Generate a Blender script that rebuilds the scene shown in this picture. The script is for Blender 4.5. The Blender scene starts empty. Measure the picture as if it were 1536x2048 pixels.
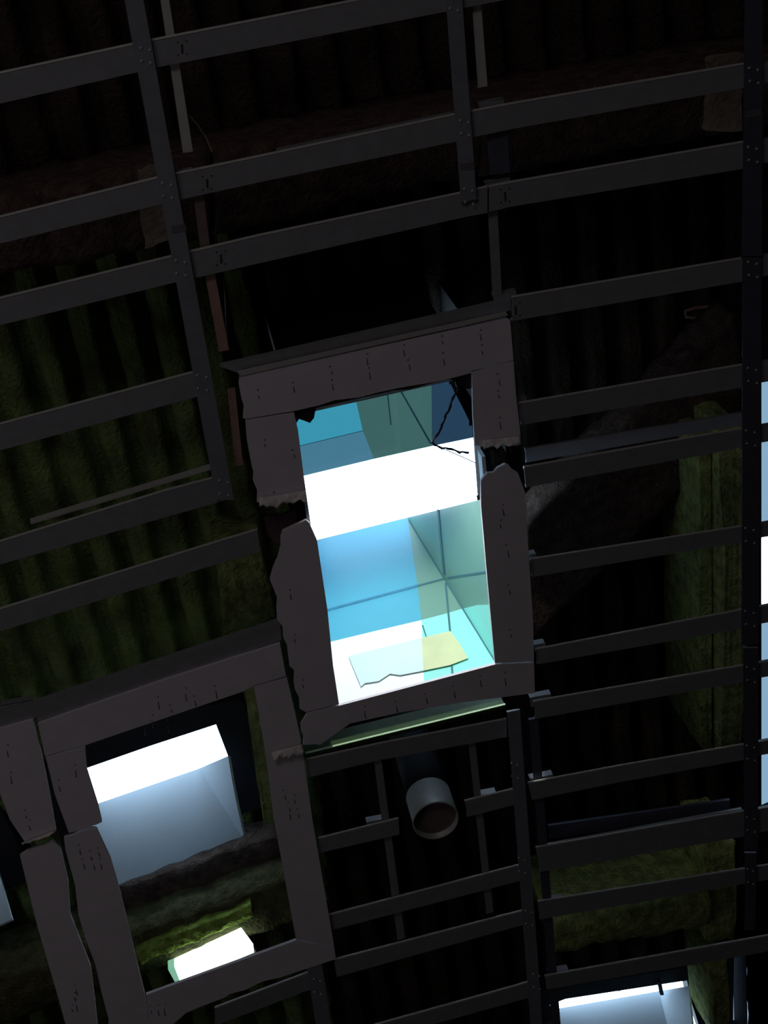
import bpy, bmesh, math, random
from mathutils import Vector, Matrix, noise
random.seed(7)
S = bpy.context.scene
C = S.collection

# ------------------------------------------------------------------ camera
H = 5.2            # underside of the suspended metal grid
D = 6.15           # underside of the roof deck
CAM = Vector((0, 0, 1.5))
F_PX = 2600.0
pitch, yaw, roll = math.radians(62.2), math.radians(10.4), math.radians(-20.9)
Fw = Vector((math.sin(yaw)*math.cos(pitch), math.cos(yaw)*math.cos(pitch), math.sin(pitch)))
R0 = Vector((math.cos(yaw), -math.sin(yaw), 0)); U0 = R0.cross(Fw)
Rt = R0*math.cos(roll) + U0*math.sin(roll)
Up = -R0*math.sin(roll) + U0*math.cos(roll)
cam_data = bpy.data.cameras.new('camera')
cam = bpy.data.objects.new('camera', cam_data); C.objects.link(cam)
cam_data.sensor_fit = 'VERTICAL'; cam_data.sensor_height = 24.0
cam_data.lens = 24.0*F_PX/2048.0
cam_data.clip_start = 0.05
m = Matrix((Rt, Up, -Fw)).transposed().to_4x4(); m.translation = CAM
cam.matrix_world = m
S.camera = cam

# ------------------------------------------------------------------ sky, added fill lights, exposure
w = bpy.data.worlds.new('sky'); S.world = w; w.use_nodes = True
SKY = 6.0
bg = w.node_tree.nodes['Background']
bg.inputs[0].default_value = (0.60, 0.80, 1.0, 1); bg.inputs[1].default_value = SKY
S.view_settings.view_transform = 'Standard'; S.view_settings.look = 'None'
S.view_settings.exposure = 0; S.view_settings.gamma = 1; S.view_settings.use_curve_mapping = False
la = bpy.data.lights.new('back_fill_light', 'AREA'); la.shape = 'RECTANGLE'; la.size = 3.4; la.size_y = 2.2  # added fill light out of view, brightens the grid from behind
la.energy = 41.0; la.color = (1.0, 0.93, 0.97)
lo = bpy.data.objects.new('back_fill_light', la); C.objects.link(lo)
lo.location = (-1.6, -4.38, 1.9); lo.rotation_euler = (math.radians(90+30), 0, math.radians(0))
S.cycles.max_bounces = 8; S.cycles.transparent_max_bounces = 16
S.cycles.sample_clamp_indirect = 3.0

lb = bpy.data.lights.new('side_fill_light', 'AREA'); lb.shape = 'RECTANGLE'; lb.size = 2.4; lb.size_y = 1.6  # second added fill, lifts the lower channels
lb.energy = 9.0; lb.color = (1.0, 0.95, 0.97)
lq = bpy.data.objects.new('side_fill_light', lb); C.objects.link(lq)
lq.location = (-4.36, 2.2, 1.9); lq.rotation_euler = (math.radians(90+30), 0, math.radians(-90))

# ------------------------------------------------------------------ materials
def mat(name, col, rough=.6, metal=0., scale=40., var=.15, bump=0., bscale=60., col2=None, spec=.3):
    M = bpy.data.materials.new(name); M.use_nodes = True
    nt = M.node_tree; b = nt.nodes['Principled BSDF']
    tc = nt.nodes.new('ShaderNodeTexCoord')
    n = nt.nodes.new('ShaderNodeTexNoise'); n.inputs['Scale'].default_value = scale; n.inputs['Detail'].default_value = 5
    nt.links.new(tc.outputs['Object'], n.inputs['Vector'])
    r = nt.nodes.new('ShaderNodeValToRGB')
    c2 = col2 or tuple(c*(1-var) for c in col)
    r.color_ramp.elements[0].position = .35; r.color_ramp.elements[1].position = .65
    r.color_ramp.elements[0].color = (*c2, 1); r.color_ramp.elements[1].color = (*col, 1)
    nt.links.new(n.outputs['Fac'], r.inputs['Fac']); nt.links.new(r.outputs['Color'], b.inputs['Base Color'])
    b.inputs['Roughness'].default_value = rough; b.inputs['Metallic'].default_value = metal
    b.inputs['Specular IOR Level'].default_value = spec
    if bump:
        n2 = nt.nodes.new('ShaderNodeTexNoise'); n2.inputs['Scale'].default_value = bscale; n2.inputs['Detail'].default_value = 6
        nt.links.new(tc.outputs['Object'], n2.inputs['Vector'])
        bp = nt.nodes.new('ShaderNodeBump'); bp.inputs['Strength'].default_value = bump; bp.inputs['Distance'].default_value = .02
        nt.links.new(n2.outputs['Fac'], bp.inputs['Height']); nt.links.new(bp.outputs['Normal'], b.inputs['Normal'])
    return M
def glass(name, tint, gloss=.03):
    M = bpy.data.materials.new(name); M.use_nodes = True; nt = M.node_tree
    nt.nodes.remove(nt.nodes['Principled BSDF'])
    t = nt.nodes.new('ShaderNodeBsdfTransparent'); t.inputs[0].default_value = (*[c**.5 for c in tint], 1)
    g = nt.nodes.new('ShaderNodeBsdfGlossy'); g.inputs['Roughness'].default_value = .08
    mx = nt.nodes.new('ShaderNodeMixShader'); mx.inputs[0].default_value = gloss
    nt.links.new(t.outputs[0], mx.inputs[1]); nt.links.new(g.outputs[0], mx.inputs[2])
    nt.links.new(mx.outputs[0], nt.nodes['Material Output'].inputs['Surface'])
    return M
def lamp_mat(name, col, s):
    M = bpy.data.materials.new(name); M.use_nodes = True; b = M.node_tree.nodes['Principled BSDF']
    b.inputs['Base Color'].default_value = (.8, .85, .8, 1)
    b.inputs['Emission Color'].default_value = (*col, 1); b.inputs['Emission Strength'].default_value = s
    return M
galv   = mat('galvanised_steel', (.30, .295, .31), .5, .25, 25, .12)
foam_skylit  = mat('skylit_spray_foam', (.60, .70, .25), .95, 0, 22, .5, .9, 70, spec=.05)  # foam copy with the nearby skylight's glow put into its colour
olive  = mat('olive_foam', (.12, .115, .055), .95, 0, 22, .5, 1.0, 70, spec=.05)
galvr  = mat('runner_steel', (.26, .26, .29), .5, .25, 25, .12)
galvd  = mat('dull_steel', (.11, .11, .15), .5, .3, 25, .15)
zinc   = mat('bright_zinc', (.62, .60, .56), .45, .3, 30, .1)
redtint = mat('red_tinted_steel', (.42, .25, .20), .6, .1, 25, .2)  # red tint on the bars stands in for reflected light
board  = mat('plasterboard_paper', (.66, .60, .65), .85, 0, 14, .06)
paper  = mat('torn_paper', (.80, .72, .70), .9, 0, 30, .2, .4, 40)
core   = mat('gypsum_core', (.6, .58, .55), .95, 0, 60, .2)
dark   = mat('dark_debris', (.02, .02, .025), .8, 0, 50, .3)
mark   = mat('screw_dark', (.16, .15, .165), .6, .2, 50, .2)
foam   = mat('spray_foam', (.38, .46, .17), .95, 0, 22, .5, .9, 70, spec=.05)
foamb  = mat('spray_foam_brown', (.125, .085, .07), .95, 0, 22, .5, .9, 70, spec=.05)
deck_lit  = mat('green_lit_deck', (.22, .31, .11), .95, 0, 6, .5, .9, 60, col2=(.10, .125, .05), spec=.05)  # green light over the left deck is put into this colour
deckm  = mat('brown_foamed_deck', (.065, .046, .036), .95, 0, 6, .5, .9, 60, spec=.05)
pitm = mat('dark_slot', (.03, .03, .032), .8)
blackm = mat('blackout_board', (.012, .012, .013), .9, 0, 6, .2, spec=.05)
white  = mat('white_shaft_board', (.60, .72, .82), .7, 0, 5, .05)
blue   = mat('blue_wall_panel', (.10, .43, .59), .35, 0, 3, .10)
sage   = mat('sage_wall_panel', (.18, .35, .285), .35, 0, 3, .08)
pale   = mat('white_lit_patch', (.90, .93, .92), .5, 0, 3, .03)  # bright patch low on the blue wall, put into the colour
aqua   = mat('aqua_lit_patch', (.32, .85, .76), .4, 0, 3, .05)  # same bright patch over the sage walls, put into the colour
seam   = mat('seam_strip', (.06, .17, .20), .5, 0, 10, .1)
sheetw = mat('white_sheet', (.66, .80, .80), .8, 0, 8, .05)
sheety = mat('yellowish_sheet', (.66, .70, .42), .8, 0, 8, .12)  # right half of the sheet, yellower than the left
g_blue = glass('blue_glass', (.012, .065, .075)); g_sage = glass('green_glass', (.013, .027, .021))
g_slate = glass('slate_glass', (.0055, .011, .017)); g_dim = glass('dim_blue_glass', (.017, .042, .05))
g_win = glass('window_glass', (.9, .95, .95), .05)
wallm  = mat('room_wall', (.10, .09, .09), .9, 0, 3, .1)
floorm = mat('concrete_floor', (.07, .065, .06), .9, 0, 2, .3)

# ------------------------------------------------------------------ helpers
def ray(px, py):
    return Fw + Rt*((px-768)/F_PX) - Up*((py-1024)/F_PX)
def P(px, py, z):                                   # where the sight line meets the level z
    d = ray(px, py); return CAM + d*((z-CAM.z)/d.z)
def RP(px, py, a, n):                               # where it meets a plane
    d = ray(px, py); return CAM + d*((a-CAM).dot(n)/d.dot(n))
def new(name, bm, m, parent=None, smooth=False):
    bmesh.ops.recalc_face_normals(bm, faces=bm.faces)
    me = bpy.data.meshes.new(name); bm.to_mesh(me); bm.free()
    for x in (m if isinstance(m, (list, tuple)) else [m]): me.materials.append(x)
    if smooth:
        for p in me.polygons: p.use_smooth = True
    o = bpy.data.objects.new(name, me); C.objects.link(o)
    if parent is not None:
        o.parent = parent; o.matrix_parent_inverse = parent.matrix_basis.inverted()
    return o
def tag(o, label, cat, group=None):
    o['label'] = label; o['category'] = cat
    if group: o['group'] = group
    return o
def thing(name, loc, label, cat, group=None):
    o = bpy.data.objects.new(name, None); o.empty_display_size = .05; o.location = loc; C.objects.link(o)
    return tag(o, label, cat, group)
def struct(o):
    o['kind'] = 'structure'; return o
def prism(bm, pts, off):                            # solid: polygon + offset vector
    a = [bm.verts.new(p) for p in pts]; b = [bm.verts.new(Vector(p)+off) for p in pts]
    bm.faces.new(a); bm.faces.new(list(reversed(b)))
    n = len(a)
    for i in range(n):
        bm.faces.new((a[i], b[i], b[(i+1) % n], a[(i+1) % n]))
def box(bm, lo, hi):
    x0, y0, z0 = lo; x1, y1, z1 = hi
    prism(bm, [(x0, y0, z0), (x1, y0, z0), (x1, y1, z0), (x0, y1, z0)], Vector((0, 0, z1-z0)))
UPV = Vector((0, 0, 1))
def channel_bm(q, z, h=.014, lip=.006, t=.0014):
    """folded sheet channel, web down; q = pixel corners (top left, top right, bottom right, bottom left)"""
    a, b, c, d = [P(x, y, z) for x, y in q]
    bm = bmesh.new()
    prism(bm, [a, b, c, d], UPV*t)
    for p, r, ip, ir in ((a, b, d, c), (d, c, a, b)):
        u = (ip-p).normalized()*t; v = (ir-r).normalized()*t
        prism(bm, [p+UPV*t, r+UPV*t, r+v+UPV*t, p+u+UPV*t], UPV*(h-t))
        u2, v2 = u*(lip/t), v*(lip/t)
        prism(bm, [p+u+UPV*(h-t), r+v+UPV*(h-t), r+v2+UPV*(h-t), p+u2+UPV*(h-t)], UPV*t)
    return bm
def tube(bm, pts, r, n=8):
    rings = []
    for i, p in enumerate(pts):
        d = (pts[min(i+1, len(pts)-1)]-pts[max(i-1, 0)]).normalized()
        s = d.cross(Vector((.3, .2, .9))).normalized(); u = d.cross(s)
        rr = r[i] if isinstance(r, (list, tuple)) else r
        rings.append([bm.verts.new(p+(s*math.cos(k*2*math.pi/n)+u*math.sin(k*2*math.pi/n))*rr) for k in range(n)])
    for a, b in zip(rings, rings[1:]):
        for k in range(n): bm.faces.new((a[k], a[(k+1) % n], b[(k+1) % n], b[k]))
    bm.faces.new(rings[0]); bm.faces.new(list(reversed(rings[-1])))
def lerp(a, b, t): return (a[0]+(b[0]-a[0])*t, a[1]+(b[1]-a[1])*t)
def jag(a, b, n, amp):                              # torn edge between two points, b left out
    out = [a]
    nx, ny = -(b[1]-a[1]), b[0]-a[0]; l = math.hypot(nx, ny) or 1
    for i in range(1, n):
        x, y = lerp(a, b, (i+random.uniform(-.3, .3))/n); k = random.uniform(-amp, amp)
        out.append((x+nx/l*k, y+ny/l*k))
    return out
def screw_bm(p, r=.0045, h=.003):
    bm = bmesh.new()
    ring = [p+Vector((math.cos(k*math.pi/3)*r, math.sin(k*math.pi/3)*r, 0)) for k in range(6)]
    low = [q.lerp(p, .45)-UPV*h for q in ring]
    a = [bm.verts.new(q) for q in ring]; b = [bm.verts.new(q) for q in low]
    bm.faces.new(a); bm.faces.new(list(reversed(b)))
    for k in range(6): bm.faces.new((a[k], a[(k+1) % 6], b[(k+1) % 6], b[k]))
    return bm
def foam_bm(q, z, h, nu=40, nv=10, amp=.02, belly=.03):
    """rough sprayed beam: pixel quad at level z, h tall, knobbly underside and sides"""
    a, b, c, d = [P(x, y, z) for x, y in q]
    bm = bmesh.new(); prof = []
    for j in range(nv+1): prof.append((j/nv, -belly*math.sin(math.pi*j/nv)))
    prof = [(0, h), (0, h*.66), (0, h*.33)] + prof + [(1, h*.33), (1, h*.66), (1, h)]
    rows = []
    for i in range(nu+1):
        s = i/nu; row = []
        for (t, dz) in prof:
            p = a.lerp(b, s).lerp(d.lerp(c, s), t) + UPV*dz
            k = noise.noise(p*9)*amp + noise.noise(p*28)*amp*.6 + noise.noise(p*70)*amp*.35
            row.append(bm.verts.new(p + Vector((noise.noise(p*13+Vector((5, 0, 0)))*amp*.6, noise.noise(p*13)*amp*.9, k))))
        rows.append(row)
    for r0, r1 in zip(rows, rows[1:]):
        for k in range(len(prof)-1): bm.faces.new((r0[k], r0[k+1], r1[k+1], r1[k]))
    bm.faces.new(rows[0]); bm.faces.new(list(reversed(rows[-1])))
    for r0, r1 in zip(rows, rows[1:]): bm.faces.new((r0[0], r1[0], r1[-1], r0[-1]))
    return bm
def ring_bm(inner, z, h, grow):                     # a frame: inner pixel polygon, grown outward
    pts = [P(x, y, z) for x, y in inner]; c = sum(pts, Vector())/len(pts)
    out = [p+(p-c).normalized()*grow for p in pts]; bm = bmesh.new(); n = len(pts)
    vi = [bm.verts.new(p) for p in pts]; vo = [bm.verts.new(p) for p in out]
    wi = [bm.verts.new(p+UPV*h) for p in pts]; wo = [bm.verts.new(p+UPV*h) for p in out]
    for i in range(n):
        k = (i+1) % n
        bm.faces.new((vi[i], vi[k], vo[k], vo[i])); bm.faces.new((wi[i], wo[i], wo[k], wi[k]))
        bm.faces.new((vi[i], wi[i], wi[k], vi[k])); bm.faces.new((vo[i], vo[k], wo[k], wo[i]))
    return bm
def inside(p, poly):
    r = False; n = len(poly)
    for i in range(n):
        a, b = poly[i], poly[i-1]
        if (a.y > p[1]) != (b.y > p[1]) and p[0] < (b.x-a.x)*(p[1]-a.y)/(b.y-a.y)+a.x: r = not r
    return r

# ------------------------------------------------------------------ setting: room shell and roof deck
X0, X1, Y0, Y1 = -4.4, 4.4, -4.4, 7.4
bm = bmesh.new(); box(bm, (X0-.2, Y0-.2, -.2), (X1+.2, Y1+.2, 0)); struct(new('floor', bm, floorm))
for nm, lo_, hi_ in (('wall_right', (X1, Y0, 0), (X1+.2, Y1, D+.3)),
                     ('wall_far', (X0-.2, Y1, 0), (X1+.2, Y1+.2, D+.3))):
    bm = bmesh.new(); box(bm, lo_, hi_); struct(new(nm, bm, wallm))
bm = bmesh.new()
wx0, wx1, wz0, wz1 = -3.4, .2, .75, 3.05
box(bm, (X0-.2, Y0-.2, 0), (wx0, Y0, D+.3)); box(bm, (wx1, Y0-.2, 0), (X1+.2, Y0, D+.3))
box(bm, (wx0, Y0-.2, 0), (wx1, Y0, wz0)); box(bm, (wx0, Y0-.2, wz1), (wx1, Y0, D+.3))
struct(new('wall_back', bm, wallm))
bm = bmesh.new()
box(bm, (X0-.2, Y0, 0), (X0, .9, D+.3)); box(bm, (X0-.2, 3.5, 0), (X0, Y1, D+.3)); box(bm, (X0-.2, .9, 0), (X0, 3.5, 1.0)); box(bm, (X0-.2, .9, 2.8), (X0, 3.5, D+.3))
struct(new('wall_left', bm, wallm))
win2 = bpy.data.objects.new('added_window_2', None); win2.location = (X0-.1, 2.2, 1.0); C.objects.link(win2); struct(win2)  # added unseen opening around the side fill light
bm = bmesh.new(); box(bm, (X0-.12, .9, 1.0), (X0-.11, 3.5, 2.8)); new('pane', bm, mat('added_side_backing', (.3, .3, .3)), win2)
bm = bmesh.new()
box(bm, (X0-.14, .9, 1.0), (X0-.06, .95, 2.8)); box(bm, (X0-.14, 3.45, 1.0), (X0-.06, 3.5, 2.8)); box(bm, (X0-.14, .9, 1.0), (X0-.06, 3.5, 1.05)); box(bm, (X0-.14, .9, 2.75), (X0-.06, 3.5, 2.8))
new('added_window_frame', bm, galvd, win2)
win = bpy.data.objects.new('added_window_1', None); win.location = (-1.6, Y0-.1, wz0); C.objects.link(win); struct(win)  # added unseen opening around the back fill light
bm = bmesh.new(); box(bm, (wx0, Y0-.12, wz0), (wx1, Y0-.11, wz1)); new('pane', bm, mat('added_window_backing', (.3, .3, .3)), win)
bm = bmesh.new()
box(bm, (wx0, Y0-.14, wz0), (wx0+.05, Y0-.03, wz1)); box(bm, (wx1-.05, Y0-.14, wz0), (wx1, Y0-.03, wz1))
box(bm, (wx0, Y0-.14, wz0), (wx1, Y0-.03, wz0+.05)); box(bm, (wx0, Y0-.14, wz1-.05), (wx1, Y0-.03, wz1))
new('added_window_frame', bm, galvd, win)

HOLE_MID = [P(586, 815, H)+Vector((.06, .05, 0)), P(950, 737, H)+Vector((-.04, .05, 0)), P(960, 880, D), P(966, 997, D)+Vector((0, .10, 0)), P(815, 1035, D)+Vector((0, .10, 0)), P(626, 1084, D)+Vector((0, .10, 0)), P(604, 950, D)]
SKY_LOW_LEFT = [(160, 1541), (300, 1492), (432, 1449), (456, 1512), (474, 1590), (184, 1690)]
SKY_LOW_RIGHT = [(1100, 2010), (1131, 1998), (1374, 1961), (1384, 2008), (1420, 2120), (1120, 2150)]
SKY_RIGHT = [(1523, 750), (1640, 720), (1640, 1600), (1523, 1650)]
GLINT_SLIT = [(1468, 1904), (1491, 1900), (1494, 2090), (1466, 2090)]
SKY_LEFT = [(-160, 1700), (-40, 1660), (-2, 1740), (-120, 1800)]
def grown(poly, z, g):
    pts = [P(x, y, z) for x, y in poly]; c = sum(pts, Vector())/len(pts)
    return [p+(p-c).normalized()*g for p in pts]
holes = [HOLE_MID] + [grown(p, D, .05) for p in (SKY_LOW_LEFT, SKY_LOW_RIGHT, SKY_RIGHT, SKY_LEFT, GLINT_SLIT)]
bm = bmesh.new()
PITCH = .147; step = .0147
nx, ny = int((X1-X0)/step)+1, int((Y1-Y0)/.04)+1
def deck_z(x, y):
    u = (x % PITCH)/PITCH
    rib = max(0., math.sin(math.pi*min(1, u/.76))) if u < .76 else 0.
    p = Vector((x, y, 0))
    z = D + .10 - .10*min(1, rib*1.7)
    return z + noise.noise(p*7)*.018 + noise.noise(p*24)*.012
grid = [[bm.verts.new((X0+i*step + noise.noise(Vector((i*.2, j*.22, 3)))*.010, Y0+j*.04, deck_z(X0+i*step, Y0+j*.04))) for i in range(nx+1)] for j in range(ny+1)]
for j in range(ny):
    for i in range(nx):
        cx, cy = X0+(i+.5)*step, Y0+(j+.5)*.04
        if any(inside((cx, cy), h) for h in holes): continue
        bm.faces.new((grid[j][i], grid[j][i+1], grid[j+1][i+1], grid[j+1][i]))
for v in [v for v in bm.verts if not v.link_faces]: bm.verts.remove(v)
LB = [P(-200, 560, D), P(440, 430, D), P(640, 1000, D), P(640, 1500, D), P(690, 2600, D), P(-400, 2600, D)]
for f in bm.faces:
    if inside(f.calc_center_median()[:2], LB): f.material_index = 1
struct(new('ceiling', bm, [deckm, deck_lit], smooth=True))

# ------------------------------------------------------------------ the suspended metal grid
CH = 'cross channels of the suspended ceiling grid'
chan = [  # corners (tl, tr, br, bl), level, label
 ([(-60,162),(277,89),(277,144),(-60,221)], 0, 'grey metal cross channel crossing the far top left corner, first in the left bay'),
 ([(281,88),(730,0),(909,-36),(909,20),(512,97),(281,141)], 0, 'grey metal cross channel at the top edge between the two upper long runners'),
 ([(911,-37),(1500,-142),(1500,-95),(911,19)], 0, 'grey metal cross channel clipped off above the top edge, right of the middle runner'),
 ([(-60,452),(336,353),(336,405),(-60,502)], 0, 'grey metal cross channel just under the foam beam at left, second in the left bay'),
 ([(339,353),(512,317),(922,229),(922,281),(512,366),(339,404)], 0, 'grey metal cross channel between the upper runners, second from the top, thin bar behind it'),
 ([(925,229),(1024,210),(1503,128),(1503,173),(1024,258),(925,279)], 0, 'dark grey metal cross channel in the right bay, uppermost, along the foam beam top'),
 ([(-60,614),(362,511),(362,562),(-60,665)], 0, 'grey metal cross channel in the left bay just above the green ribbed deck'),
 ([(365,510),(512,475),(935,386),(975,376),(975,426),(935,433),(512,528),(365,562)], 0, 'grey metal cross channel where the short middle runner ends, above the black gap'),
 ([(978,376),(1024,367),(1503,284),(1503,335),(1024,413),(978,424)], 0, 'grey metal cross channel in the right bay, second from the top, below the foam beam'),
 ([(-60,867),(410,741),(410,789),(-60,917)], 0, 'grey metal cross channel level with the top of the central plasterboard frame, left bay'),
 ([(1024,597),(1503,516),(1503,560),(1024,642)], 0, 'grey metal cross channel in the right bay, level with top rail of the central frame'),
 ([(1038,809),(1503,729),(1503,772),(1043,850)], 0, 'grey metal cross channel in the right bay meeting the torn upper right board'),
 ([(1048,937),(1503,856),(1503,892),(1052,975)], 0, 'grey metal cross channel in the right bay with a second channel lying above it'),
 ([(1061,1121),(1503,1052),(1503,1081),(1064,1154)], 0, 'thin grey cross channel in the right bay beside the middle of the lower right board'),
 ([(1072,1301),(1503,1218),(1503,1254),(1074,1329)], 0, 'grey cross channel in the right bay beside lower end of the right board'),
 ([(1068,1405),(1503,1330),(1503,1361),(1070,1438)], 0, 'grey cross channel in the right bay level with bottom board of the central frame'),
 ([(1056,1568),(1237,1534),(1503,1488),(1503,1517),(1237,1565),(1065,1600)], 0, 'grey cross channel in the right bay above the brown recess, beside the pipe'),
 ([(1072,1697),(1500,1622),(1500,1671),(1080,1744)], 0, 'wide grey cross channel in the lower right bay, its edge doubled by a lip'),
 ([(1076,1805),(1498,1738),(1600,1722),(1600,1748),(1498,1766),(1080,1839)], 0, 'grey cross channel over the dark slot of the green foam beam, lower right'),
 ([(1090,1954),(1498,1880),(1600,1862),(1600,1890),(1498,1910),(1094,1979)], 0, 'lowest grey cross channel in the right bay, crossing above the bottom right skylight'),
 ([(-60,1104),(333,983),(447,953),(450,1001),(333,1034),(-60,1146)], 0, 'grey cross channel in the left bay ending beside the torn left board'),
 ([(-60,1239),(457,1079),(515,1062),(520,1104),(457,1121),(-60,1281)], 0, 'lowest bare cross channel in the left bay, over the lit green ribs'),
 ([(637,1679),(797,1639),(799,1669),(639,1706)], 0, 'short cross channel stub left of the round pipe'),
 ([(930,1604),(1036,1578),(1040,1607),(935,1634)], 0, 'short cross channel stub right of the round pipe'),
 ([(655,1833),(1024,1736),(1054,1728),(1058,1757),(1024,1766),(660,1861)], 0, 'grey cross channel right below the round pipe'),
 ([(668,1922),(1024,1829),(1062,1819),(1068,1845),(1024,1856),(674,1954)], 0, 'grey cross channel, second below the round pipe'),
 ([(640,2083),(1024,1976),(1074,1961),(1078,1990),(1024,2005),(640,2112)], 0, 'grey cross channel along the bottom edge, third below the round pipe'),
 ([(430,2018),(625,1944),(628,1976),(430,2052)], -.0, 'grey cross channel under the lower left frame with a lit blue edge'),
 ([(614,1521),(760,1489),(1013,1440),(1014,1474),(760,1520),(616,1555)], .0, 'dark cross channel directly below the green lit rail'),
]
chans = []
for q, dz, lab in chan:
    z = H+dz
    nbent = len(q) > 4
    if nbent:                                   # slightly bent line
        n = len(q)//2; t3, b3 = q[:n], list(reversed(q[n:])); bm = bmesh.new()
        for k in range(n-1):
            sub = channel_bm([t3[k], t3[k+1], b3[k+1], b3[k]], z)
            me = bpy.data.meshes.new('tmp'); sub.to_mesh(me); sub.free(); bm.from_mesh(me); bpy.data.meshes.remove(me)
    else:
        bm = channel_bm(q, z)
    o = tag(new('ceiling_channel', bm, galv), lab, 'metal channel', CH)
    edge = [P(x, y, z) for x, y in (t3 if nbent else [q[0], q[1]])]
    bm = bmesh.new(); tube(bm, [p+Vector((0, -.0035, .004)) for p in edge], .0042, 6); e = new('lit_rolled_edge', bm, zinc, o); e['label'] = 'rolled edge, highlight put into its colour'  # paler zinc puts the light caught by the lip into its colour
    chans.append((q, o))

for y0, y1, nm in ((126,170,'the upper beam channel'),(280,330,'the second bay channel'),(512,556,'the top frame rail'),
                   (725,768,'the torn right board'),(852,888,'the doubled channel'),(1048,1078,'the thin channel'),
                   (1214,1250,'the long right board foot'),(1326,1358,'the bottom board'),(1484,1513,'the brown recess channel'),
                   (1618,1667,'the wide lipped channel')):
    o = new('ceiling_channel', channel_bm([(1506,y0+2),(2100,y0-100),(2100,y1-102),(1506,y1)], H), galv)
    tag(o, 'channel end at the far right edge in line with '+nm, 'metal channel', CH)
for k, spots in ((1, [(362,97)]), (4, [(412,366)]), (7, [(440,517)]), (8, [(1008,392)]), (10, [(1029,620)])):
    for x, y in spots:
        for dx, dy, w_, h_ in ((0, -8, 4, 18), (-9, -14, 3, 3), (9, -16, 3, 3), (-8, 12, 3, 3), (9, 10, 3, 3)):
            bm = bmesh.new(); prism(bm, [P(a_, b_, H-.0001) for a_, b_ in ((x+dx, y+dy), (x+dx+w_, y+dy-.5), (x+dx+w_+1, y+dy+h_), (x+dx+1, y+dy+h_))], -UPV*.0004)
            new('slot' if h_ > 5 else 'rivet', bm, pitm, chans[k][1])
def runner(q, label, crossings, m=galvr, splice=None, z=H-.0115):
    """long runner under the channels; screws at each crossing, gusset splice sleeves"""
    t = thing('ceiling_runner', P(*lerp(q[0], q[1], .5), z), label, 'metal runner', 'long runners of the suspended ceiling grid')
    new('track', channel_bm(q, z, .0105, .004), m, t)
    for (x, y, wd) in crossings:
        for dx, dy in ((-.28, -14), (.22, -10), (-.24, 12), (.26, 16)):
            new('screw', screw_bm(P(x+dx*wd, y+dy, z)), zinc, t)
    for s in splice or []:
        bm = bmesh.new(); prism(bm, [P(x, y, z-.0002) for x, y in s], -UPV*.0012); new('splice_gap', bm, mark, t)
    return t
runner([(238,-60),(287-11,-60),(468,1000),(432,1000)], 'long dark runner down the left side, from top edge to the torn left board',
       [(292,110,36),(335,380,36),(362,535,36),(405,765,36),(448,975,34)], splice=[[(342,452),(371,448),(373,462),(344,466)]])
runner([(888,-50),(921,-50),(953,398),(922,405)], 'short dark runner hanging at upper middle, ending on the third cross channel',
       [(908,5,32),(930,255,32),(938,392,32)], splice=[[(919,328),(947,324),(949,337),(921,341)]])
runner([(1490,-60),(1526,-60),(1524,512),(1484,512)], 'upper length of the dark runner along the right edge',
       [(1508,150,34),(1506,308,34),(1506,538,34)], galvd, splice=[[(1491,222),(1522,218),(1522,232),(1491,236)]])
runner([(1485,516),(1523,516),(1518,1290),(1483,1290)], 'middle length of the dark runner along the right edge',
       [(1505,750,34),(1502,875,34),(1500,1070,34),(1500,1236,34)], galvd)
runner([(1486,1296),(1517,1296),(1516,1700),(1489,1700)], 'lower length of the dark runner along the right edge, above the foam beam',
       [(1502,1348,30),(1502,1505,30),(1502,1648,30)], galvd)
runner([(1490,1706),(1514,1706),(1510,1860),(1490,1860)], 'shortest lowest piece of the dark runner along the right edge', [(1501,1752,22)], galvd)
runner([(1014,1425),(1040,1420),(1088,2090),(1064,2090)], 'dark runner between the round pipe and the lower right bay, running to the bottom edge',
       [(1030,1540,24),(1044,1730,24),(1058,1835,24),(1073,1962,24)])
runner([(612,1925),(642,1917),(668,2090),(638,2090)], 'dark runner at the lower corner of the left plasterboard frame',
       [(635,1972,26)])

# carrying bars that lie on top of the channels
def bar(q, label, m, z=H+.0155, h=.012, grp='carrying bars above the ceiling grid'):
    o = new('carrying_bar', channel_bm(q, z, h, .003), m); return tag(o, label, 'metal bar', grp)
bar([(315,-40),(332,-40),(386,303),(366,306)], 'pale zinc bar lying above the channels right of the left runner, top end', zinc)
bar([(386,385),(406,382),(421,500),(401,503)], 'short brownish bar beside the left runner, between second and third channels', mat('brown_tinted_steel', (.20, .14, .13), .6))  # brown tint stands in for reflected light
bar([(408,540),(428,537),(458,700),(438,704)], 'bar with reddish reflected light in its colour beside the left runner, over the black gap', redtint)
bar([(455,780),(470,777),(486,930),(470,933)], 'narrow reddish bar between the left runner and the torn left board', redtint)
bar([(942,-20),(960,-22),(975,172),(956,176)], 'pale zinc bar above the channels right of the short middle runner', zinc)
bar([(970,225),(1012,220),(1020,345),(980,350)], 'wide grey bar stub behind the right bay foam beam, beside the middle runner', galvd)
bar([(976,425),(995,422),(1004,590),(985,594)], 'grey bar running down to the top right corner of the central frame', galv)
bar([(1058,1440),(1076,1437),(1122,2060),(1104,2060)], 'long thin bar beside the lower middle runner', galvd)
bar([(745,1500),(760,1497),(810,1876),(795,1880)], 'thin bar passing left of the round pipe', galv)
bar([(936,1480),(950,1477),(987,1824),(973,1828)], 'thin bar passing right of the round pipe', galv)
def flat(name, pts, z, th, m, label, cat, grp=None):
    bm = bmesh.new(); prism(bm, [P(x, y, z) for x, y in pts], UPV*th); return tag(new(name, bm, m), label, cat, grp)
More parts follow.
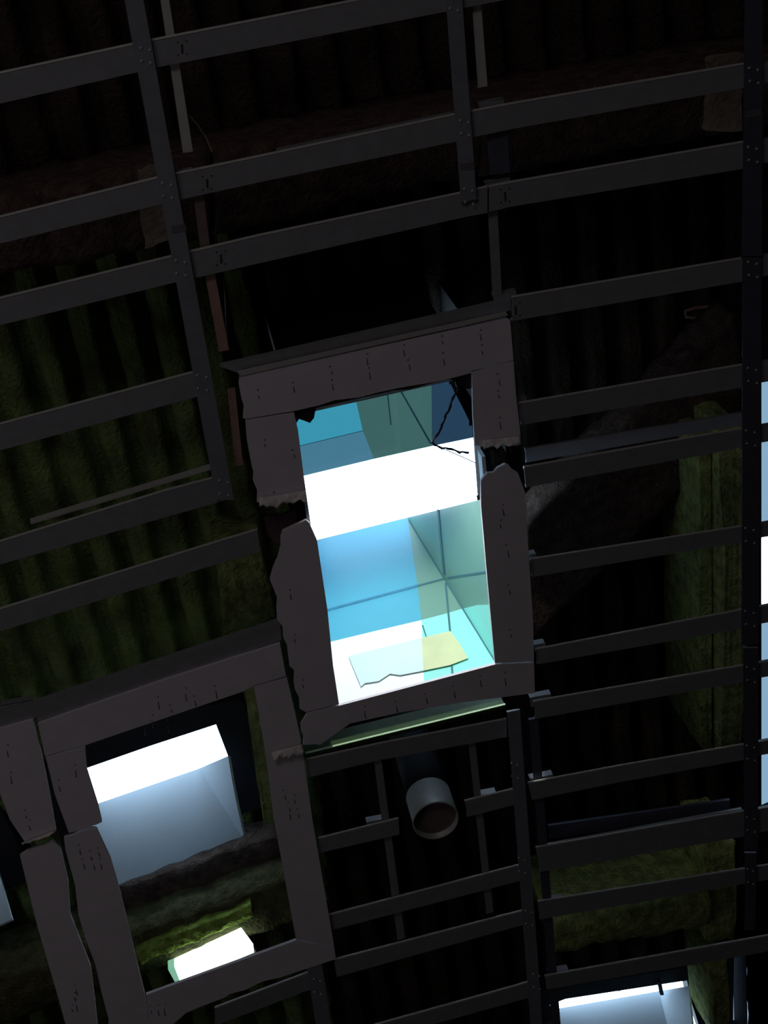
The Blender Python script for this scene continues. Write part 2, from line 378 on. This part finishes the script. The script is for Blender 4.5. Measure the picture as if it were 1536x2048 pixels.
# second channels lying higher up
bar([(552,298),(905,224),(907,231),(554,305)], 'thin rail showing as a second line above the upper middle channel', galv, H+.05)
bar([(1050,898),(1484,826),(1484,850),(1052,925)], 'dull second channel lying above the doubled channel of the right bay', galv, H+.06)
bar([(1097,1652),(1460,1600),(1462,1622),(1099,1678)], 'faint brown rail above the wide channel of the lower right bay', galvd, H+.07)
bar([(60,1040),(438,925),(440,934),(62,1049)], 'thin green lit rail above the left bay channel that meets the torn board', zinc, H+.045)
bar([(1095,1690),(1484,1618),(1485,1627),(1096,1699)], 'thin lip rail along the top of the wide lower right channel', galv, H+.03)

# clips that hold channels to the bars
def clip(x, y, wd, ht, label, sl=-.19):
    z = H+.016 if x > 10 else H+.034
    t = thing('grid_clip', P(x, y, z), label, 'metal clip', 'clips on the ceiling grid')
    bm = bmesh.new(); prism(bm, [P(x, y, z), P(x+wd, y+sl*wd, z), P(x+wd+2, y+sl*wd+ht, z), P(x+2, y+ht, z)], UPV*.0015); new('plate', bm, galv, t)
    bm = bmesh.new(); a, b = P(x, y, z), P(x+wd, y+sl*wd, z); v = Vector((0, .0015, 0))
    prism(bm, [a, b, b+v, a+v], UPV*.03); new('upstand', bm, galv, t)
for a in [(957,206,50,14,'clip on the uppermost channel of the right bay'),
          (970,366,50,14,'clip above the second channel of the right bay, by the middle runner end'),
          (986,590,46,14,'clip at the top right corner of the central frame'),
          (1037,798,16,14,'small clip beside the torn upper right board'),
          (1058,1110,14,14,'small clip beside the lower right board'),
          (1068,1290,22,14,'small clip at the lower end of the right board'),
          (1060,1396,42,18,'clip just right of the bottom board of the central frame'),
          (1060,1558,46,20,'square clip on the long thin bar right of the pipe'),
          (1078,1710,42,18,'square clip on the wide channel of the lower right bay'),
          (1086,1805,40,14,'square clip where the dark slot begins, lower right'),
          (1097,1947,40,14,'lowest square clip, left of the bottom right skylight'),
          (733,1645,42,22,'clip on the channel stub left of the pipe'),
          (952,1592,40,22,'clip on the channel stub right of the pipe'),
          (0,1412,66,36,'grey clip plate at the left edge above the lower left frame'),
          (345,345,40,12,'dim clip beside the left runner on the second channel')]:
    clip(*a)

# ------------------------------------------------------------------ plasterboard frames
BT = .0125; ZB = H-.0005-BT
def plaster(pts, label, grp, screws=(), torn=None):
    c = (sum(p[0] for p in pts)/len(pts), sum(p[1] for p in pts)/len(pts))
    t = thing('plasterboard', P(*c, ZB), label, 'plasterboard', grp)
    bm = bmesh.new(); prism(bm, [P(x, y, ZB) for x, y in pts], UPV*BT); new('board', bm, board, t)
    for x, y in screws: new('screw', screw_bm(P(x, y, ZB), .0032, .001), mark, t)
    for x, y, l in [(a+random.uniform(-3, 3), b+random.uniform(7, 12), random.uniform(6, 16)) for a, b in screws]:
        bm = bmesh.new(); prism(bm, [P(x, y, ZB), P(x+1.6, y, ZB), P(x+4.5, y+l, ZB), P(x+1.8, y+l, ZB)], -UPV*.0004); new('scuff', bm, mark, t)
    if torn:
        a, b, wd = torn; bm = bmesh.new(); n = 14; rows = []
        for i in range(n+1):
            x, y = lerp(a, b, i/n); row = []
            for j in range(5):
                dx, dy = (b[0]-a[0]), (b[1]-a[1]); l = math.hypot(dx, dy)
                k = wd*(j/4)*(.75+.5*noise.noise(Vector((i*.5, j*.3, a[0]))))
                k -= wd*.35; row.append(bm.verts.new(P(x+dy/l*k, y-dx/l*k, ZB-.001-.016*abs(noise.noise(Vector((i*.45, j*.6, a[1]))))-.004*j)))
            rows.append(row)
        for r0, r1 in zip(rows, rows[1:]):
            for j in range(4): bm.faces.new((r0[j], r0[j+1], r1[j+1], r1[j]))
        o = new('torn_paper', bm, paper, t, True); o['label'] = 'pale crumpled torn paper face'
        md = o.modifiers.new('thick', 'SOLIDIFY'); md.thickness = .001
    return t
G1 = 'plasterboard pieces around the glowing central opening'
plaster([(480,752),(1013,636),(1020,640),(1027,720),(942,742)] + jag((942,746),(590,819),9,3) + [(588,822),(490,838)] + jag((486,836),(480,752),4,4),
        'top plasterboard strip of the central glowing opening', G1,
        [(660,733),(735,708),(808,690),(884,672),(962,660),(664,760),(738,736),(816,720),(886,706),(964,690),(516,780),(586,765)])
plaster([(491,840),(588,825),(596,860),(606,940)] + jag((611,996),(520,1012),8,7) + jag((514,1004),(500,905),5,4) + [(494,880)],
        'upper left plasterboard piece beside the central opening, torn at its lower end', G1,
        [(530,880),(585,900),(548,985)], ((612,990),(518,1004),26))
plaster([(566,1062)] + jag((612,1040),(626,1052),2,2) + [(634,1080),(655,1220),(666,1330),(678,1408),(612,1424)] + jag((600,1418),(578,1310),6,5) + jag((574,1290),(545,1180),6,6) + jag((540,1160),(566,1062),6,5),
        'lower left plasterboard piece beside the central opening, ragged outer edge', G1, [(580,1180),(590,1270),(606,1360)])
plaster([(944,744),(1027,722),(1032,790),(1040,860)] + jag((1042,888),(962,892),7,6) + [(950,890),(946,830)],
        'upper right plasterboard piece beside the central opening, torn at its lower end', G1,
        [(995,748),(996,782),(1000,835),(1020,880)], ((1042,880),(966,888),22))
plaster(jag((962,962),(1000,930),5,4) + jag((1010,928),(1046,950),4,4) + [(1050,985),(1058,1120),(1066,1240),(1068,1322),(990,1326),(974,1150),(962,1010)],
        'long lower right plasterboard piece beside the central opening', G1, [(1006,1010),(1012,1090),(1016,1170),(1020,1260),(1002,1040)])
plaster([(680,1411),(990,1329),(1068,1325),(1070,1386),(930,1404),(800,1425),(700,1447)] + jag((640,1490),(612,1494),3,4) + jag((606,1490),(602,1432),4,3) + [(616,1426)],
        'bottom plasterboard strip of the central opening, above the green lit rail', G1,
        [(730,1412),(790,1403),(850,1388),(905,1372),(960,1352),(1010,1345)])
bm = channel_bm([(440,733),(1022,600),(1022,621),(474,745)], H-.001, .03, .006)
tag(new('header_rail', bm, galv), 'grey metal header rail along the top of the central plasterboard frame', 'metal rail')
bm = bmesh.new(); prism(bm, [P(x, y, ZB-.004) for x, y in ((474,743),(1012,624),(1016,631),(480,752))], UPV*.004)
tag(new('edge_bead', bm, zinc), 'pale edge bead along the top plasterboard strip', 'edge bead')

G2 = 'plasterboard pieces around the lower left opening'
plaster([(76,1448),(330,1360),(560,1287),(572,1352),(506,1372),(484,1384),(430,1402),(172,1490),(90,1512)],
        'top plasterboard strip of the lower left opening', G2,
        [(316,1394),(340,1410),(372,1376),(305,1430),(388,1392),(290,1450),(430,1372),(335,1440)])
plaster([(92,1516),(170,1494),(174,1540),(196,1610)] + jag((204,1644),(128,1668),6,3) + [(110,1590)],
        'upper left plasterboard piece of the lower left opening, above the crack', G2, [(150,1530),(118,1560)])
plaster(jag((128,1676),(206,1652),6,3) + [(222,1720),(242,1790),(268,1900),(290,1990),(300,2080),(214,2080)] + [(218,2040),(203,1985),(191,1930),(172,1880),(157,1830),(150,1770),(131,1700)],
        'tall lower left plasterboard piece left of the dark opening', G2,
        [(158,1690),(180,1702),(196,1696),(165,1718),(185,1718),(200,1718),(150,1970),(152,1998)])
plaster([(508,1374),(574,1356),(590,1425)] + jag((602,1480),(606,1500),3,3) + [(625,1640),(668,1890),(592,1878),(548,1640),(530,1500)],
        'long right hand plasterboard piece of the lower left opening', G2,
        [(566,1580),(590,1590),(580,1620),(576,1604),(594,1618)], ((606,1496),(545,1512),22))
plaster([(292,1990),(592,1881),(668,1893),(672,1918)] + jag((560,1955),(350,2030),9,4) + [(310,2080),(300,2080)],
        'bottom plasterboard strip of the lower left opening', G2, [(300,2012),(316,2010),(330,2006)])
G3 = 'plasterboard pieces at the left edge'
plaster([(-60,1475),(66,1440),(84,1512),(100,1590)] + jag((112,1662),(42,1690),6,4) + [(20,1640),(0,1588),(-60,1400+90)],
        'upper plasterboard piece at the left edge beyond the vertical crack', G3, [(22,1545),(50,1620),(60,1640),(16,1490)], ((108,1664),(44,1688),8))
plaster(jag((40,1712),(116,1680),6,4) + [(122,1700),(136,1760),(141,1830),(164,1890),(181,1932),(190,2000),(198,2080),(140,2080),(112,1980),(74,1850)],
        'lower plasterboard piece at the left edge beyond the vertical crack', G3, [(150,1985),(145,2010)])
bm = channel_bm([(-60,1452),(560,1244),(563,1280),(-60,1488)], H-.0002, .03, .006)
tag(new('header_rail', bm, galv), 'dark metal header rail along the top of the lower left plasterboard frame', 'metal rail')

# ------------------------------------------------------------------ central light shaft
ZG = H+.06
BR, BL, RTp, T = P(994,1328,ZG), P(678,1411,ZG), P(955,900,ZG), P(815,1035,D)
nF = (BL-BR).cross(T-BR).normalized(); nR = (RTp-BR).cross(T-BR).normalized()
if nF.dot(CAM-BR) < 0: nF = -nF
if nR.dot(CAM-BR) < 0: nR = -nR
shaft = thing('light_shaft', P(830,1180,D), 'tall light shaft with blue and sage panels glowing inside the central opening', 'light shaft')
def panel(name, pts, n, m, lift=0., th=.01, parent=shaft, label=None):
    a = BR + n*lift
    bm = bmesh.new(); prism(bm, [RP(x, y, a, n) for x, y in pts], -n*th); o = new(name, bm, m, parent)
    if label: o['label'] = label
    return o
panel('wall_panel', [(560,1098),(815,1035),(832,1150),(843,1240),(750,1262),(655,1285),(575,1304)], nF, blue, label='bright blue wall panel')
panel('wall_panel', [(815,1035),(890,1160),(926,1217),(885,1229),(843,1240),(832,1150)], nF, sage, label='sage green wall panel')
panel('wall_panel', [(575,1304),(655,1285),(750,1262),(843,1240),(848,1366),(678,1411),(620,1426)], nF, pale, label='lower wall panel, light patch put in as white')
panel('wall_panel', [(843,1240),(885,1229),(926,1217),(960,1272),(994,1328),(848,1366)], nF, aqua, label='lower wall panel, light patch put in as aqua')
panel('wall_panel', [(815,1035),(966,998),(978,1120),(988,1209),(955,1210),(926,1217),(890,1160)], nR, sage, label='sage green right wall panel')
panel('wall_panel', [(926,1217),(955,1210),(988,1209),(996,1327),(994,1328),(960,1272)], nR, aqua, label='lower right wall panel, light patch put in as aqua')
def strip(p, q, n, wpx, m=seam, lift=.0025, name='seam_strip'):
    dx, dy = q[0]-p[0], q[1]-p[1]; l = math.hypot(dx, dy); ox, oy = -dy/l*wpx/2, dx/l*wpx/2
    panel(name, [(p[0]+ox, p[1]+oy), (q[0]+ox, q[1]+oy), (q[0]-ox, q[1]-oy), (p[0]-ox, p[1]-oy)], n, m, lift, .002)
mseam = mat('blue_seam', (.05, .25, .42), .5)
strip((600,1234),(835,1171), nF, 4, mseam); strip((835,1171),(888,1157), nF, 3)
strip((894,1156),(980,1142), nR, 3)
strip((875,1019),(888,1150), nR, 3.5); strip((891,1166),(900,1262), nF, 4); strip((903,1325),(905,1350), nF, 4)
strip((818,1040),(889,1158), nF, 3); strip((892,1163),(992,1325), nF, 3)
strip((845,1250),(856,1285), nF, 2.5)
# hidden sides of the shaft
def wallq(p, q):
    a, b = P(*p, ZG), P(*q, ZG); a.z = b.z = H+.002
    n = (b-a).cross(UPV).normalized(); mid = (BR+BL+RTp)/3
    if n.dot(mid-a) > 0: n = -n                      # outwards
    hgt = UPV*(D-H+.13)
    bm = bmesh.new(); prism(bm, [a, b, b+hgt, a+hgt], n*.01); new('side_board', bm, white, shaft)
    a, b = a+n*.0105, b+n*.0105
    bm = bmesh.new(); prism(bm, [a, b, b+hgt, a+hgt], n*.004); o = new('blackout_skin', bm, blackm, shaft); o['label'] = 'added black skin keeping the shaft outside dark'  # black colour stands in for the shade outside the shaft
wallq((672,1411),(586,815)); wallq((584,818),(944,738))
a, b = P(1000, 735, H+.002), P(1012, 905, H+.002)
bm = bmesh.new(); prism(bm, [a, b, b+UPV*(D-H+.13), a+UPV*(D-H+.13)], Vector((.012, 0, 0))); o = new('blackout_skin', bm, blackm, shaft); o['label'] = 'added black skin keeping the shaft outside dark'  # added unseen board, stops light spilling onto the right deck
bm = bmesh.new(); c = sum(HOLE_MID, Vector())/len(HOLE_MID); k = len(HOLE_MID)
lo4 = [[bm.verts.new((p.x+(p-c).normalized().x*g, p.y+(p-c).normalized().y*g, D+z)) for p in HOLE_MID] for g, z in ((0, .0), (.10, .0), (.10, .13), (0, .13))]
for r0, r1 in zip(lo4, lo4[1:]+lo4[:1]):
    for i in range(k): bm.faces.new((r0[i], r0[(i+1) % k], r1[(i+1) % k], r1[i]))
new('roof_rim', bm, blackm, shaft)  # added black ring, blocks sky leaking around the shaft
bm = bmesh.new(); a, b = RTp.copy(), BR.copy(); a.z = b.z = H+.002
prism(bm, [a, b, b+UPV*.058, a+UPV*.058], Vector((.012, 0, 0))); new('leak_skirt', bm, white, shaft)  # added strip, closes the light leak at the right wall base
# added unseen spot behind the top board, brightening the lower panels
spotp = P(770, 776, ZG) + Vector((0, .03, .03))
sp = bpy.data.lights.new('shaft_fill_spot', 'SPOT'); sp.energy = 44; sp.color = (.95, 1.0, .97); sp.spot_size = math.radians(84); sp.spot_blend = .6; sp.shadow_soft_size = .03
so = bpy.data.objects.new('shaft_fill_spot', sp); C.objects.link(so); so.location = spotp
so.rotation_euler = (RP(815, 1400, BR, nF)-spotp).to_track_quat('-Z', 'Y').to_euler()
# sheet stuck on the far wall
sh = thing('sheet', RP(820,1320,BR+nF*.03,nF), 'pale rectangular sheet, white at left and yellowish at right, low in the light shaft', 'sheet')
panel('sheet_half', [(697,1312),(790,1289),(843,1276),(847,1341),(800,1350)] + [(780,1347),(757,1362),(730,1366),(722,1373)], nF, sheetw, .008, .002, sh, 'white half of the sheet')
panel('sheet_half', [(843,1276),(900,1262),(918,1285),(936,1316),(900,1330),(847,1341)], nF, sheety, .008, .002, sh, 'yellowish half of the sheet')
# roof glazing of the shaft, near side
rg = thing('roof_glazing', P(760,860,D), 'dim tinted glass roof panes above the white sky slot, central opening', 'roof glazing')
def pane(pts, m, lab, z=D):
    bm = bmesh.new(); prism(bm, [P(x, y, z) for x, y in pts], UPV*.006); o = new('pane', bm, m, rg); o['label'] = lab
pane([(500,800),(705,740),(712,800),(726,862),(560,902)], g_blue, 'blue pane')
pane([(560,902),(726,862),(748,918),(540,968)], g_dim, 'dull blue lower pane')
pane([(705,740),(862,700),(864,770),(865,892),(748,918),(726,862),(712,800)], g_sage, 'sage green pane')
pane([(862,700),(1010,660),(1010,862),(865,892),(864,770)], g_slate, 'slate blue pane')
def gbar(p, q, wpx):
    dx, dy = q[0]-p[0], q[1]-p[1]; l = math.hypot(dx, dy); ox, oy = -dy/l*wpx/2, dx/l*wpx/2
    bm = bmesh.new(); prism(bm, [P(x, y, D-.003) for x, y in ((p[0]+ox,p[1]+oy),(q[0]+ox,q[1]+oy),(q[0]-ox,q[1]-oy),(p[0]-ox,p[1]-oy))], UPV*.002); new('glazing_line', bm, seam, rg)
gbar((772,760),(782,850), 2.5); gbar((796,772),(862,888), 3.5)
# dangling torn strip and dark scraps at the opening's upper corners
bm = bmesh.new()
def wob(p, q, n, z0, z1, a):
    return [P(lerp(p, q, i/n)[0]+random.uniform(-a, a), lerp(p, q, i/n)[1]+random.uniform(-a, a), z0+(z1-z0)*i/n) for i in range(n+1)]
pts = wob((922,768),(866,886),16, H+.01, H+.06, 2.5) + wob((869,892),(938,908),10, H+.06, H+.02, 2.5) 
tube(bm, pts, [.0022+.0025*abs(math.sin(i*1.9)) for i in range(len(pts))], 6)
hs = thing('dangling_strip', P(922,768,H+.01), 'thin dark torn strip dangling in the upper right corner of the central opening', 'torn strip')
new('cord', bm, dark, hs)
bm = bmesh.new(); tube(bm, wob((868,890),(952,926),6, H+.06, H+.03, .5), .0015, 5); new('thread', bm, dark, hs)
flat('dark_scrap', [(588,818),(606,812),(632,815),(628,836),(620,846),(610,842),(598,838),(592,848)], H+.001, .012, dark, 'black ragged scrap in the upper left corner of the central opening', 'scrap')
flat('dark_scrap', [(884,752),(944,738),(944,776),(934,778),(922,770),(914,776),(910,762),(898,758)], H+.001, .012, dark, 'black ragged scrap in the upper right corner of the central opening', 'scrap')
flat('dark_scrap', [(528,1036),(560,1030),(590,1020),(594,1040),(598,1078),(570,1090),(548,1086),(534,1066)], H+.03, .01, mat('brown_scrap', (.10,.06,.07)), 'dark brownish flap in the gap between the two left boards of the central opening', 'flap')
flat('dark_scrap', [(636,806),(760,776),(890,748),(886,760),(820,778),(750,784),(700,796),(640,814)], H+.001, .006, dark, 'long black ragged edge under the top board of the central opening', 'scrap')

# ------------------------------------------------------------------ lower left skylight
ZT, ZBt = D+.02, D-.36
def shaft_wall(label, far, right, rim, seamline=None):
    t = thing('skylight', P(*far[0], ZT), label, 'skylight', 'skylights')
    o = new('roof_rim', ring_bm(rim, D-.03, .12, .16), dark, t)
    A, B, Cc, Dd = P(*far[0], ZT), P(*far[1], ZT), P(*far[2], ZBt), P(*far[3], ZBt)
    bm = bmesh.new(); nn = (B-A).cross(Dd-A).normalized(); nn = nn if nn.dot(CAM-A) < 0 else -nn
    lower = [RP(x, y, A, nn) for x, y in jag(far[2], far[3], 14, 2.5)]
    prism(bm, [A, B] + lower + [RP(*far[3], A, nn)], nn*.012); new('far_board', bm, white, t)
    if right:
        a, b = B, lower[0]; c = P(*right[0], ZT-.14)
        n2 = (b-a).cross(c-a).normalized(); n2 = n2 if n2.dot(CAM-a) < 0 else -n2
        bm = bmesh.new(); prism(bm, [a, b] + [RP(x, y, a, n2) for x, y in reversed(right)], n2*.012); new('side_board', bm, white, t)
    return t
shaft_wall('bright skylight in the lower left opening, white slot above a blue grey board',
           [(172,1615),(398,1537),(484,1673),(205,1782)], [(456,1512),(464,1560),(474,1612),(487,1668)], SKY_LOW_LEFT)
shaft_wall('skylight at the bottom edge right, white slot broken near its right end',
           [(1110,2018),(1318,1982),(1352,2120),(1120,2150)], [(1378,1972),(1380,2010),(1390,2100)], SKY_LOW_RIGHT)
flat('slot_bar', [(1316,1966),(1323,1965),(1328,1990),(1321,1991)], D-.05, .02, dark, 'dark bar crossing the white slot of the bottom right skylight', 'bar')
shaft_wall('skylight mostly outside the left edge, blue grey board corner showing',
           [(-160,1770),(-15,1700),(24,1838),(-140,1910)], None, SKY_LEFT)
t = thing('skylight', P(1480,1990,D), 'bright slit standing in for a reflecting metal strip, bottom right beside the runner end', 'skylight', 'skylights')
new('roof_rim', ring_bm(GLINT_SLIT, D-.08, .17, .05), dark, t)  # rim of the added slit
bm = bmesh.new(); prism(bm, [P(x, y, D+.02) for x, y in ((1455,1880),(1505,1874),(1505,2100),(1455,2100))], UPV*.006); new('pane', bm, glass('glint_glass', (.08, .09, .105)), t)  # added sky slit stands in for a reflecting metal strip
t = thing('skylight', P(1580,1200,D), 'tall bright skylight cut off by the right edge behind the runner', 'skylight', 'skylights')
new('roof_rim', ring_bm(SKY_RIGHT, D-.03, .12, .1), dark, t)
g_edge = glass('pale_blue_glass', (.07, .09, .10))
for y0, y1 in ((745, 1062), (1225, 1480), (1484, 1652)):
    bm = bmesh.new(); prism(bm, [P(x, y, D-.05) for x, y in ((1519,y0),(1660,y0-26),(1660,y1-26),(1519,y1))], UPV*.006); new('pane', bm, g_edge, t)

# ------------------------------------------------------------------ foam covered beams
FB = 'foam covered beams under the roof deck'
def beam(q, z, h, m, label, nu=40, nv=8, amp=.018, belly=.03):
    return tag(new('foam_beam', foam_bm(q, z, h, nu, nv, amp, belly), m, None, True), label, 'beam', FB)
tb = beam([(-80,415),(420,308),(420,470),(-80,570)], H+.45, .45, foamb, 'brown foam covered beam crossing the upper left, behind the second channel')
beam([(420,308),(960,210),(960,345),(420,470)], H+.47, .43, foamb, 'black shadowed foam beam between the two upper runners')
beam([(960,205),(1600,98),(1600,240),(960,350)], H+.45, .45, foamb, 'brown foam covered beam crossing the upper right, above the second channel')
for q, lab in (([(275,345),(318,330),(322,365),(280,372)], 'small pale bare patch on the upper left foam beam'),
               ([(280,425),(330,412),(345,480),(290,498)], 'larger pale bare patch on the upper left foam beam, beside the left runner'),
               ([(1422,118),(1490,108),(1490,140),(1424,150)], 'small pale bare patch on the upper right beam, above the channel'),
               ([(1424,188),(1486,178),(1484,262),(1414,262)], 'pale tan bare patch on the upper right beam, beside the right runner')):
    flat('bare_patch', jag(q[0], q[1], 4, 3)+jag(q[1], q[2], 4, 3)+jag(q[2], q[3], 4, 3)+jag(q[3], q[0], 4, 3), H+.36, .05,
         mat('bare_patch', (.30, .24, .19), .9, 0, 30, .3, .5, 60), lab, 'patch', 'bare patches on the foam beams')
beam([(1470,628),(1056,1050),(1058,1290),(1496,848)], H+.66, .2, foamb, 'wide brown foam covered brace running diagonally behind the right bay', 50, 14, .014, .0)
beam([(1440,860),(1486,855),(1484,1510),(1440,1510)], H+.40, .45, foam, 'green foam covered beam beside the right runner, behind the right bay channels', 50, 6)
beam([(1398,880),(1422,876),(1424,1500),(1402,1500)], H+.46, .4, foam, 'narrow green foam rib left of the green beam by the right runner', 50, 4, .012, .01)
beam([(1100,1838),(1418,1780),(1420,1850),(1108,1902)], H+.45, .4, foam_skylit, 'green foam covered beam above the bottom right skylight', 40, 8)
beam([(1408,1690),(1468,1680),(1470,1880),(1412,1880)], H+.50, .3, foam_skylit, 'green foam upright at the right end of the lower right foam beam', 20, 8)
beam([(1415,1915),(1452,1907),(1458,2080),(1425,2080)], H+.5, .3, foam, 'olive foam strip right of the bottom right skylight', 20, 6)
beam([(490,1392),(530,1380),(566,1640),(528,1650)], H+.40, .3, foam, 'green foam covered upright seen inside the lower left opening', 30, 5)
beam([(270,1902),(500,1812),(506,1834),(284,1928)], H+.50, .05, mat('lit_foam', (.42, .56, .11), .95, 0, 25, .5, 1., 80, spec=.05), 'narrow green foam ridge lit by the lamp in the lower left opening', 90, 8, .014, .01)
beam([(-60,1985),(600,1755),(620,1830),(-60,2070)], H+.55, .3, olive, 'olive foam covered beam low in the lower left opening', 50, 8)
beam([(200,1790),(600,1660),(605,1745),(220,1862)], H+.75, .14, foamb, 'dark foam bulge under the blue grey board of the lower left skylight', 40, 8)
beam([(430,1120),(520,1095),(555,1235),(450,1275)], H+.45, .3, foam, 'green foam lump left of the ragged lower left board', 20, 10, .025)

# lamp in the lower left opening
lp = thing('ceiling_lamp', P(425,1918,H+.5), 'bright greenish white lamp in the lower left opening', 'lamp')
q = [(350,1934),(484,1872),(508,1905),(362,1965)]
bm = bmesh.new(); prism(bm, [P(x, y, H+.47) for x, y in q], UPV*.05); new('diffuser', bm, lamp_mat('lamp_diffuser', (.80, 1.0, .90), 3.2), lp)
bm = bmesh.new(); prism(bm, [P(x, y, H+.521) for x, y in ((338,1938),(488,1868),(514,1906),(358,1970))], UPV*.03); new('housing', bm, galv, lp)
bm = bmesh.new(); prism(bm, [P(x, y, H+.47) for x, y in ((336,1939),(349,1934),(361,1965),(352,1968))], UPV*.05); new('end_cap', bm, lamp_mat('lamp_end', (.30, .75, .50), .55), lp)

# rail under the central opening, green light put into its colours
rail = thing('lit_rail', P(815,1470,H+.02), 'rail lit green just below the central plasterboard frame', 'metal rail')
railm = mat('green_lit_zinc', (.04, .075, .028), .45, .2, 30, .2)
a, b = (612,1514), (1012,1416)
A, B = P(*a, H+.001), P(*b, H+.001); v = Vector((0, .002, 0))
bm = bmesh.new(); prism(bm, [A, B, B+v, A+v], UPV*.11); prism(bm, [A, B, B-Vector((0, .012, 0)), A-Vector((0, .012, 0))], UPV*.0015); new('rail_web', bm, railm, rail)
bm = bmesh.new(); A2, B2 = A-Vector((0, .012, 0)), B-Vector((0, .012, 0)); prism(bm, [A2, B2, B2-Vector((0, .003, 0)), A2-Vector((0, .003, 0))], UPV*.009); new('rail_lip', bm, mat('green_lit_lip', (.55, .72, .45), .4, .1), rail)
for x, y in ((815,1463),(831,1460)):
    p = P(x, y, H+.03); bm = bmesh.new(); bmesh.ops.create_icosphere(bm, subdivisions=2, radius=.006, matrix=Matrix.Translation(p+Vector((0, -.004, 0)))); new('screw', bm, zinc, rail, True)

# ------------------------------------------------------------------ round pipe
pc = P(872,1642,H+.05); rad = (P(917,1632,H+.05)-pc).length
pp = thing('pipe', pc, 'round galvanised duct pipe hanging open below the central frame', 'pipe')
bm = bmesh.new(); n = 48
prof = [(rad, 0), (rad+.002, .004), (rad+.001, .012), (rad, .016), (rad, .15), (rad-.003, .15), (rad-.003, .0)]
rings = [[bm.verts.new(pc+Vector((r*math.cos(2*math.pi*k/n), r*math.sin(2*math.pi*k/n), z))) for k in range(n)] for r, z in prof]
for r0, r1 in zip(rings, rings[1:]+rings[:1]):
    for k in range(n): bm.faces.new((r0[k], r0[(k+1) % n], r1[(k+1) % n], r1[k]))
new('pipe_wall', bm, mat('pipe_zinc', (.40, .40, .37), .5, .3, 30, .1), pp, True)
bm = bmesh.new(); bmesh.ops.create_circle(bm, cap_ends=True, segments=n, radius=rad-.004, matrix=Matrix.Translation(pc+UPV*.03)); 
g = bmesh.ops.extrude_face_region(bm, geom=list(bm.faces)); bmesh.ops.translate(bm, vec=UPV*.01, verts=[x for x in g['geom'] if isinstance(x, bmesh.types.BMVert)])
new('damper', bm, mat('damper_steel', (.16, .11, .11), .7), pp)
bm = bmesh.new(); tube(bm, [pc+UPV*.148, pc+UPV*.3, pc+UPV*.6, pc+Vector((0, .0, D-pc.z-.06))], rad*.93, 24); new('flexible_duct', bm, dark, pp, True)

# loose wires by the left runner
def wire(px, z, r, label, m):
    bm = bmesh.new(); tube(bm, [P(x, y, z) for x, y in px], r, 6); tag(new('wire', bm, m), label, 'wire', 'loose wires beside the left runner')
wire([(378,230),(395,250),(412,275),(424,303)], H+.08, .003, 'brown wire bent away from the pale bar, upper left', redtint)
wire([(447,558),(450,600),(452,650),(455,690)], H+.06, .0022, 'thin pale wire hanging beside the reddish bar over the black gap', zinc)
wire([(436,385),(434,420),(431,460),(430,492)], H+.05, .002, 'fine dark wire beside the brownish bar', galvd)
# bent hook in the upper right gap
bm = bmesh.new(); tube(bm, [P(x, y, D-.03) for x, y in ((1430,612),(1390,616),(1370,622),(1372,634),(1400,638),(1446,632))] + [P(1446,632,D-.03)+Vector((.004, .004, .13))], .006, 8)
tag(new('hook', bm, redtint), 'dim bent rod hook in the right bay beneath the third channel', 'hook')
